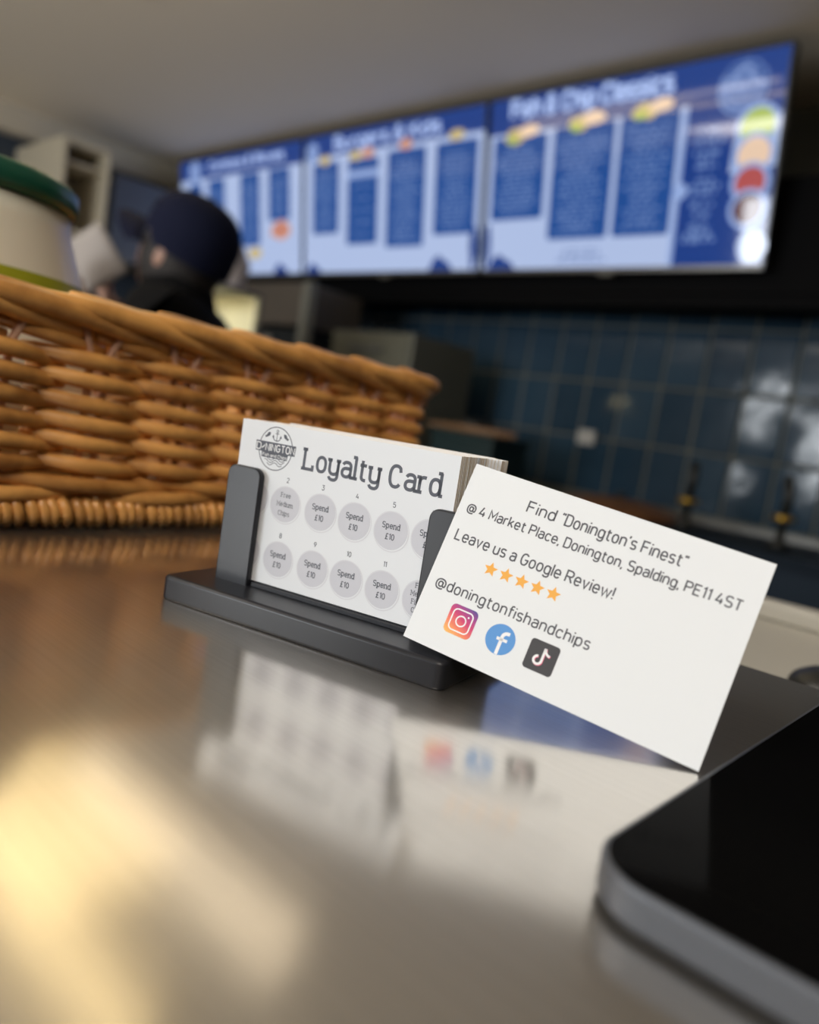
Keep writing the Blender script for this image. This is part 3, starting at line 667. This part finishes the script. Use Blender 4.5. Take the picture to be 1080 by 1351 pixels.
# middle screen
t_ = screen(1, 'middle wall menu screen with four blue columns'); menu_base(t_, .10)
badge(t_, .06, .555, .045); l_ = MB(); text(l_, 'Burgers & Kids', .22, .86, .555, .05, .007, -.003); P(t_, 'title_lettering', STL, l_)['kind'] = 'stuff'
for i, q_ in enumerate(((.065, .25, .19, .505, 14, 11), (.31, .51, .135, .50, 6, 12), (.565, .79, .115, .51, 20, 13), (.845, 1.065, .155, .51, 16, 14))): panel(t_, *q_)
P(t_, 'panel_heading', SPB, rect(MB(), .31, .51, .42, .45, -.003))
for x, z, m_, s_ in ((.15, .515, SYE, 1), (.36, .515, SYE, 2), (.44, .52, SOR, 3), (.67, .53, SOR, 4), (.95, .53, SYE, 5)): P(t_, 'food_picture', m_, blob(x, z, .04, .022, -.003, s_))
waves(t_, .02, .11, .045); waves(t_, .83, .13, .06); P(t_, 'fish_motif', SN, blob(1.068, .105, .022, .085, -.003, 9))
# right screen
t_ = screen(2, 'rightmost wall menu screen with the coloured sauce circles'); menu_base(t_, .13)
P(t_, 'side_column', SN, rect(MB(), .80, X1_, .014, TVH-.008, -.0022)); P(t_, 'side_column_edge', SPB, rect(MB(), .785, .80, .014, TVH-.14, -.0022))
l_ = MB(); text(l_, 'Fish & Chip Classics', .105, .735, .555, .055, .0085, -.003); P(t_, 'title_lettering', STL, l_)['kind'] = 'stuff'
for i, q_ in enumerate(((.03, .27, .195, .49, 14, 21), (.30, .545, .115, .50, 20, 22), (.565, .80-.025, .115, .505, 18, 23))):
    panel(t_, *q_); xc = (q_[0]+q_[1])/2
    P(t_, 'food_picture', SYE, blob(xc-.02, q_[3]-.0, .045, .028, -.003, i)); P(t_, 'food_picture', SCR, blob(xc+.035, q_[3]+.012, .045, .022, -.0034, i+5))
    P(t_, 'food_picture', SLI, blob(xc-.035, q_[3]-.012, .022, .014, -.0038, i+9))
P(t_, 'footer_lettering', SBL, lines(.26, .64, .085, .03, 3, 31, .003))
P(t_, 'allergen_seal', SPB, MB().disc(.80, .245, .026, y=-.003)); waves(t_, .03, .13, .055); P(t_, 'fish_motif', SN, blob(.026, .105, .016, .085, -.003, 8))
badge(t_, .965, .53, .078)
for z, n_, s_ in ((.40, 2, 41), (.33, 3, 42), (.25, 3, 43), (.18, 2, 44), (.11, 4, 45)): P(t_, 'sauce_lettering', STX, lines(.81, .95, z+.035, z-.025, n_, s_, .007))
P(t_, 'white_wave', SPALE, MB().poly([(.955, .29), (1.0, .27), (1.05, .285), (X1_, .30), (X1_, .45), (1.06, .42), (.99, .43), (.96, .38)], -.0026))
for x, z, r, m_ in ((1.025, .415, .052, SLI), (1.025, .335, .050, SCR), (1.025, .255, .046, SRE), (1.028, .178, .045, SMA)):
    P(t_, 'sauce_ring', SPB, MB().disc(x, z, r+.014, y=-.0030-(.45-z)*.01)); P(t_, 'sauce_circle', m_, MB().disc(x, z, r, y=-.0034-(.45-z)*.01))
P(t_, 'seal', SPALE, MB().disc(1.055, .068, .046, y=-.0034))

# bulkhead the screens hang from, and its rail
BLK = mat('black_bulkhead', (.003, .003, .0035), .7, spec=.08)
bh = thing('extraction_bulkhead', 'black extraction bulkhead running behind and below the wall menu screens', 'bulkhead', SM)
MB().box(-4.4, 1.3, 2.56, 2.9, .64, 1.0).build('hood_body', BLK, bh)
MB().box(-4.4, 1.3, 2.575, 2.60, .60, .64).build('drip_edge', BLK, bh)
tag(MB().box(-.9, 1.4, 2.8, 2.9, 1.255, 1.285).build('ceiling_rail', creampaint, None, SM), 'thin cream rail below the ceiling, right of the last menu screen', 'rail')
# ================================================================== BACK RANGE AND WHAT STANDS ON IT
GS = mat('grey_steel', (.20, .20, .19), .4, .7); DS = mat('dark_steel', (.025, .028, .032), .35, .3)
br = thing('back_range', 'dark back counter range standing under the blue tiled wall', 'range', SM)
MB().box(-3.3, 1.0, 2.28, 2.88, -.165, -.14).build('worktop', mat('dim_worktop', (.012, .02, .032), .6, spec=.1), br)
MB().box(-3.28, .98, 2.32, 2.88, FL, -.165).build('carcass', mat('navy_panel', (.010, .022, .040), .5, spec=.2), br)
MB().box(-3.3, 1.0, 2.86, 2.89, -.14, -.115).build('upstand', GS, br)
tag(MB().box(-.04, .04, -.012, 0, -.03, .03).build('wall_socket', mat('socket_white', (.52, .52, .5), .5), None, shop(-1.635, 2.895, .118), bevel=.004), 'small white socket plate on the blue tiles', 'socket')
def lever(a, b_, label, lean):
    t_ = thing('lever_tap', label, 'tap', shop(a, b_, -.1395), 'brass collared levers on the back range')
    MB().lathe([(0, 0), (.035, 0), (.03, .02), (.014, .03), (.012, .085), (0, .085)], 20).build('tap_base', mat('tap_black', (.012, .013, .012), .4), t_)
    MB().lathe([(0, .085), (.032, .085), (.036, .093), (.032, .103), (0, .103)], 20).build('brass_collar', mat('brass', (.55, .34, .06), .3, .9), t_)
    m_ = MB(); m_.tube([(0, 0, .103), (.002, 0, .16), (lean, 0, .225)], [.012, .016, .014], 12); m_.build('lever', mat('tap_black', 0), t_)
lever(-1.0, 2.5, 'left black lever tap with brass collar in front of the tiles', .0)
lever(-.70, 2.5, 'right black lever tap with brass collar in front of the tiles', -.01)
dm = thing('domed_lid', 'brown domed lid on the back range, just above the contact card', 'lid', shop(-1.28, 2.58, -.1395))
MB().lathe([(.235*math.cos(t_), .0+.055*math.sin(t_)) for t_ in [PI/2*i/10 for i in range(11)]][:-1]+[(.0, .055)], 36).build('dome', mat('brown_wood', (.20, .085, .03), .45, var=(20, (.12, .05, .02))), dm)
MB().lathe([(0, .054), (.02, .054), (.014, .062), (.02, .072), (0, .076)], 16).build('lid_knob', mat('tap_black', 0), dm)
cr = thing('dark_crate', 'dark teal crate on the back range right of the basket', 'crate', shop(-1.85, 2.45, -.1395))
MB().box(-.15, .15, -.12, .12, 0, .19).build('crate_body', mat('dark_teal', (.006, .022, .024), .4), cr, bevel=.006)
MB().box(-.155, .155, -.125, .125, .17, .20).build('crate_rim', mat('dark_teal', 0), cr, bevel=.004)
m_ = MB(); m_.tube([(-.17, 0, .0), (.17, 0, .0)], .014, 12); m_.tube([(-.23, 0, 0), (-.17, 0, 0)], .008, 8); m_.tube([(.17, 0, 0), (.2, 0, 0)], .008, 8)
tag(m_.build('rolling_pin', mat('pale_wood', (.26, .15, .08), .5), None, shop(-1.82, 2.36, .075)), 'thin wooden rod lying on top of the dark teal crate', 'rod')
m_ = MB(); m_.lathe([(0, 0), (.075, 0), (.085, .02), (.08, .045), (.04, .06), (0, .062)], 24)
tag(m_.build('black_lid', mat('tap_black', 0), None, shop(-1.92, 2.50, .061)), 'low black pot lid on the dark teal crate beside the basket end', 'lid')
gc = thing('grey_cabinet', 'grey green steel cabinet on the back range above the basket end', 'cabinet', shop(-2.34, 2.45, -.1395))
MB().box(-.24, .24, -.2, .2, 0, .55).build('cabinet_body', mat('grey_green_steel', (.13, .13, .10), .45, .2), gc, bevel=.006)
MB().box(-.215, .215, -.212, -.2, .03, .52).build('cabinet_door', mat('grey_green_steel', 0), gc, bevel=.003)
MB().box(-.10, .10, -.23, -.212, .47, .485).build('door_handle', GS, gc)
tu = thing('tall_oven_unit', 'tall grey brown steel oven unit with pale corner posts, left back', 'oven', shop(-2.95, 2.40, -.1395))
MB().box(-.26, .22, -.22, .14, 0, .53).build('oven_box', mat('oven_black', (.012, .014, .015), .35), tu, bevel=.004)
MB().box(-.26, .22, -.22, .14, .55, .735).build('upper_box', mat('brown_steel', (.10, .085, .07), .5, .2), tu, bevel=.004)
for x in (-.285, .235): MB().box(x, x+.045, -.235, -.19, 0, .735).build('corner_post', mat('pale_steel', (.22, .22, .19), .4, .3), tu)
MB().lathe([(0, 0), (.04, 0), (.034, .012), (0, .014)], 18, M=Matrix.Translation((.0, -.22, .47)) @ Matrix.Rotation(PI/2, 4, 'X')).build('dial', GS, tu)

# heated display cabinet behind the person
hc = thing('hot_cabinet', 'lit warm display cabinet behind the person in the navy cap', 'cabinet', shop(-2.44, 1.5, FL))
hz = -FL
MB().box(-.2, .2, -.12, .12, 0, hz+.20).build('cabinet_body', GS, hc, bevel=.004)
MB().box(-.2, .2, -.12, .12, hz+.405, hz+.42).build('cabinet_roof', GS, hc)
MB().box(-.2, .2, -.12, -.11, hz+.365, hz+.405).build('roof_fascia', GS, hc)
for x, y in ((-.2, -.12), (.185, -.12), (-.2, .105), (.185, .105)): MB().box(x, x+.015, y, y+.015, hz+.2, hz+(.405 if y > 0 else .365)).build('cabinet_post', mat('pale_steel', (.22, .22, .19), .4, .3), hc)
MB().box(-.17, .17, -.10, -.06, hz+.39, hz+.404).build('warm_lamp', mat('warm_lamp', (.8, .8, .7), .5, emit=(1, .85, .45), es=11), hc)
MB().box(-.185, .185, .11, .1185, hz+.2, hz+.405).build('back_panel', mat('cream_enamel', (.85, .82, .62), .4), hc)
bag = thing('paper_bag', 'pale grey paper bag on the lit cabinet, right of the navy cap', 'bag', shop(-2.34, 1.5, .4205))
m_ = MB(); rnd = random.Random(5); pr = [(.085, 0), (.09, .03), (.088, .08), (.075, .13), (.055, .16)]
vs = []
for r, z in pr:
    for j in range(14): a = 2*PI*j/14; k = 1+rnd.uniform(-.07, .07); vs.append((r*1.25*k*math.cos(a), r*1.0*k*math.sin(a), z))
m_.add(vs, [tuple(range(13, -1, -1))]+[(i*14+j, i*14+(j+1) % 14, (i+1)*14+(j+1) % 14, (i+1)*14+j) for i in range(4) for j in range(14)], 0, False)
m_.build('bag_body', mat('pale_paper', (.42, .39, .40), .8), bag)

# ================================================================== WHITE WORKTOP BEYOND THE COUNTER
ww = thing('white_worktop', 'pale worktop just below and beyond the steel counter edge, right side', 'worktop', shop(0, .47, FL))
MB().box(-.19, .75, -.15, .145, .90, .92).build('top_board', mat('white_laminate', (.52, .51, .46), .5), ww, bevel=.003)
MB().box(-.17, .73, -.13, .12, 0, .90).build('carcass', mat('worktop_carcass', (.2, .2, .19), .6), ww)
MB().box(-.19, .75, .125, .145, .92, .934).build('raised_edge', mat('white_laminate', 0), ww, bevel=.003)
m_ = MB(); m_.lathe([(.030*math.cos(t_), .003+.014*math.sin(t_)) for t_ in [PI/2*i/8 for i in range(8)]]+[(0, .017)], 24)
mo = m_.build('mouse', mat('tap_black', 0), None, shop(-.072, .428, -.0305)); mo.scale = (1, .7, 1)
tag(mo, 'small rounded black puck on the pale worktop at the right edge', 'puck')

# ================================================================== WALL CABINET AND HOOD, UPPER LEFT
wc = thing('wall_shelf_box', 'cream open fronted box unit on the left wall above the green lidded tub', 'shelf', shop(-4.595, 1.63, .73))
CR = mat('cream_board', (.62, .56, .43), .5)
def cbox(x0_, x1_, y0_, y1_, z0_, z1_, nm, m_=None): MB().box(x0_, x1_, y0_, y1_, z0_, z1_).build(nm, m_ or CR, wc, bevel=.003)
cbox(0, .595, 0, .24, .42, .445, 'top_panel'); cbox(0, .595, 0, .24, 0, .02, 'bottom_panel'); cbox(0, .595, 0, .02, .02, .42, 'side_panel'); cbox(0, .595, .22, .24, .02, .42, 'side_panel')
cbox(0, .3, .02, .22, .02, .42, 'back_panel', mat('taupe_board', (.30, .27, .23), .6)); cbox(.3, .57, .02, .22, .33, .345, 'shelf_board')
hd = thing('steel_hood', 'dull grey steel extraction hood on the left wall behind the navy cap', 'hood', shop(-4.595, 2.02, 0))
MB().prism([(0, 0), (.34, 0), (.34, .38), (0, .38)], .70, 1.15).build('hood_skirt', mat('hood_steel', (.16, .17, .18), .45, .4), hd, bevel=.005)
MB().box(0, .35, -.012, 0, .66, .70).build('hood_lip', mat('pale_steel', 0), hd)

# ================================================================== PERSON
PB = V(-1.50, .87, 0)
TL = (AX*-.74+BX*-.67).normalized(); LL = Vector((-TL.y, TL.x, 0))
if LL.dot(PB) > 0: LL = -LL                             # LL points to the viewer's side
PM = M3(PB+Vector((0, 0, FL)), TL, LL, up)
pe = thing('person', 'person in a navy cap and black top bent forward behind the basket', 'person', PM)
if PM.to_3x3().determinant() < 0: LL = -LL; PM = M3(PB+Vector((0, 0, FL)), TL, LL, up); pe.matrix_world = PM
def Z(z): return z-FL
def skin(name, verts, edges, mats, root=0, parent=pe, sub=2):
    me = bpy.data.meshes.new(name); me.from_pydata([v[:3] for v in verts], edges, []); me.materials.append(mats)
    o = bpy.data.objects.new(name, me); COL.objects.link(o); o.parent = parent
    md = o.modifiers.new('skin', 'SKIN'); md.use_smooth_shade = True
    for i, v in enumerate(verts):
        s_ = me.skin_vertices[0].data[i]; r = v[3]; s_.radius = r if isinstance(r, tuple) else (r, r); s_.use_root = (i == root)
    m2 = o.modifiers.new('sub', 'SUBSURF'); m2.levels = sub; m2.render_levels = sub; return o
SK = mat('skin', (.36, .20, .14), .5); BC = mat('black_cloth', (.0045, .0045, .005), .9, spec=.1, bump=(300, .2, .0005))
vt = [(-.14, 0, Z(-.12), (.14, .12)), (-.10, 0, Z(.02), (.13, .12)), (-.04, 0, Z(.12), (.14, .12)), (-.01, 0, Z(.205), (.10, .09)), (-.0, 0, Z(.25), .06)]
ed = [(0, 1), (1, 2), (2, 3), (3, 4)]
for s_ in (-1, 1):
    k = len(vt)
    vt += [(-.14, s_*.10, Z(-.22), .095), (-.12, s_*.11, Z(-.55), .065), (-.22, s_*.11, Z(-.87), .045), (-.13, s_*.12, Z(-.915), .04)]
    ed += [(0, k), (k, k+1), (k+1, k+2), (k+2, k+3)]
    k = len(vt)
    vt += [(-.01, s_*.15, Z(.20), .065), (.05, s_*.20, Z(.11), .055), (.13, s_*.13, Z(.19), .045)]
    ed += [(3, k), (k, k+1), (k+1, k+2)]
skin('body', vt, ed, BC)
# forearms end in hands with five fingers
for s_ in (-1, 1):
    hv = [(.13, s_*.14, Z(.200), .028), (.155, s_*.127, Z(.208), .024), (.185, s_*.115, Z(.215), (.018, .034))]; he = [(0, 1), (1, 2)]
    for k, (dy, ln) in enumerate(((-.026, .062), (-.009, .075), (.009, .080), (.026, .070))):
        b0_ = len(hv); hv += [(.19, s_*.115+dy, Z(.235), .0095), (.205, s_*.115+dy, Z(.235+ln*.5), .0085), (.195, s_*.115+dy, Z(.235+ln), .0075)]
        he += [(2, b0_), (b0_, b0_+1), (b0_+1, b0_+2)]
    b0_ = len(hv); hv += [(.175, s_*.115-s_*.042, Z(.22), .011), (.18, s_*.115-s_*.05, Z(.255), .009)]; he += [(2, b0_), (b0_, b0_+1)]
    skin('hand', hv, he, SK)
# head: sculpted from a sphere, looking down along +x
hm = MB(); nu, nv = 28, 20; vs = []
for i in range(nv+1):
    ph_ = PI*i/nv
    for j in range(nu):
        th = 2*PI*j/nu; x, y, z = math.sin(ph_)*math.cos(th), math.sin(ph_)*math.sin(th), math.cos(ph_)
        X, Y, Zz = x*.096, y*.076, z*.118
        if z < 0: X *= 1-.10*z*z; Y *= 1-.30*z*z; X += .018*(-z)
        f_ = max(0, x)
        X += .020*f_**8*math.exp(-((z+.12)/.16)**2)*math.exp(-(y/.18)**2)      # nose
        X -= .007*math.exp(-((z-.05)/.09)**2)*math.exp(-((abs(y)-.38)/.16)**2)*(x > 0)   # eye sockets
        X += .005*math.exp(-((z+.48)/.07)**2)*math.exp(-(y/.25)**2)*(x > 0)    # lips
        X += .007*math.exp(-((z+.8)/.12)**2)*(x > 0)                           # chin
        vs.append((X, Y, Zz))
hm.add(vs, [(i*nu+j, (i+1)*nu+j, (i+1)*nu+(j+1) % nu, i*nu+(j+1) % nu) for i in range(nv) for j in range(nu)], 0, True)
HMx = Matrix.Translation((.0, 0, Z(.334))) @ Matrix.Rotation(math.radians(-20), 4, 'Z') @ Matrix.Rotation(math.radians(-24), 4, 'Y') @ Matrix.Scale(.92, 4)
hd_ = hm.build('head', SK, pe); hd_.matrix_local = HMx
for s_ in (-1, 1):
    e_ = MB(); e_.lathe([(.012*math.sin(PI*i/8), -.012*math.cos(PI*i/8)) for i in range(9)], 12, M=Matrix.Translation((.078, s_*.030, .006))); e_.build('eye', mat('eye_dark', (.02, .015, .012), .2), hd_)
    e_ = MB(); e_.lathe([(.02*math.sin(PI*i/8), -.03*math.cos(PI*i/8)) for i in range(9)], 14, M=Matrix.Translation((-.008, s_*.075, -.008)) @ Matrix.Diagonal((.9, .4, 1, 1))); e_.build('ear', SK, hd_)
MB().box(.094, .099, -.022, .022, -.060, -.055).build('mouth', mat('lips', (.20, .07, .06), .5), hd_, bevel=.002)
hr = MB(); vs = []
for i in range(9):
    ph_ = PI*.42+PI*.44*i/8
    for j in range(17):
        th = PI*.30+PI*1.40*j/16; vs.append((math.sin(ph_)*math.cos(th)*.102-.002, math.sin(ph_)*math.sin(th)*.082, math.cos(ph_)*.122))
hr.add(vs, [(i*17+j, (i+1)*17+j, (i+1)*17+j+1, i*17+j+1) for i in range(8) for j in range(16)], 0, True)
hr.build('hair', mat('black_hair', (.012, .009, .008), .7, bump=(200, .5, .002)), hd_)
nk = MB(); nk.tube([(-.01, 0, Z(.19)), (.0, 0, Z(.25)), (.005, 0, Z(.285))], [.085, .078, .072], 16); nk.build('collar', BC, pe)
NV = mat('navy_cotton', (.006, .008, .024), .85, spec=.12, bump=(400, .2, .0004))
cp = MB(); vs = []; NR = 12
for i in range(NR+1):
    ph_ = PI/2*i/NR
    for j in range(32):
        th = 2*PI*j/32; sq = math.sin(ph_)**.8
        vs.append((.112*sq*math.cos(th)-.006, .094*sq*math.sin(th), .106*math.cos(ph_)**.8 if ph_ < PI/2-1e-6 else -.0))
for j in range(32): th = 2*PI*j/32; vs.append((.112*math.cos(th)-.006, .094*math.sin(th), -.035 if math.cos(th) < .3 else -.012))
cp.add(vs, [(i*32+j, (i+1)*32+j, (i+1)*32+(j+1) % 32, i*32+(j+1) % 32) for i in range(NR+1) for j in range(32)], 0, True)
cap_ = cp.build('cap', NV, pe); cap_.matrix_local = HMx @ Matrix.Translation((0, 0, .038))
bm_ = MB(); vs = []
for lay in (0, -.003):
    for i in range(7):
        for j in range(13):
            th = math.radians(-62+124*j/12); r = .100+.098*i/6*(math.cos(th)**.5)
            vs.append((r*math.cos(th)-.006, .093/.100*min(r, .12)*math.sin(th), -.004-.052*(math.sin(th))**2-.012*(i/6)**1.5+lay))
fs = [(i*13+j, (i+1)*13+j, (i+1)*13+j+1, i*13+j+1) for i in range(6) for j in range(12)]
bm_.add(vs, fs+[tuple(91+k for k in f[::-1]) for f in fs]+[(78+j, 91+78+j, 91+79+j, 79+j) for j in range(12)], 0, True)
bm_.build('brim', NV, cap_)
MB().lathe([(0, .1055), (.007, .1055), (.005, .1095), (0, .110)], 12, M=Matrix.Translation((-.006, 0, 0))).build('button', NV, cap_)
lgm = MB()
for k in range(3):
    th = math.radians(20-18*k); lgm.add([(.115*math.cos(th+d)*c-.006, .097*math.sin(th+d)*c, z) for d, c, z in ((-.1, 1, .03), (.1, 1, .03), (.1, .93, .055), (-.1, .93, .055))], [(0, 1, 2, 3)])
lgm.build('badge', mat('grey_thread', (.25, .25, .27), .8), cap_)
# sheet of paper in the hands
ps = MB(); vs = []
for i in range(6):
    for j in range(9): u, v_ = i/5, j/8; vs.append((-.045+.10*u, .012*math.sin(v_*3+u), -.06+.115*v_+.03*u*0))
ps.add(vs, [(i*9+j, (i+1)*9+j, (i+1)*9+j+1, i*9+j+1) for i in range(5) for j in range(8)], 0, True)
po = ps.build('paper_sheet', mat('grey_paper', (.34, .31, .29), .8), None, PM @ Matrix.Translation((.165, .03, Z(.305))) @ Matrix.Rotation(math.radians(38), 4, 'Y'))
md = po.modifiers.new('thick', 'SOLIDIFY'); md.thickness = .001
tag(po, 'greyish sheet of paper held up below the brim of the navy cap', 'paper')
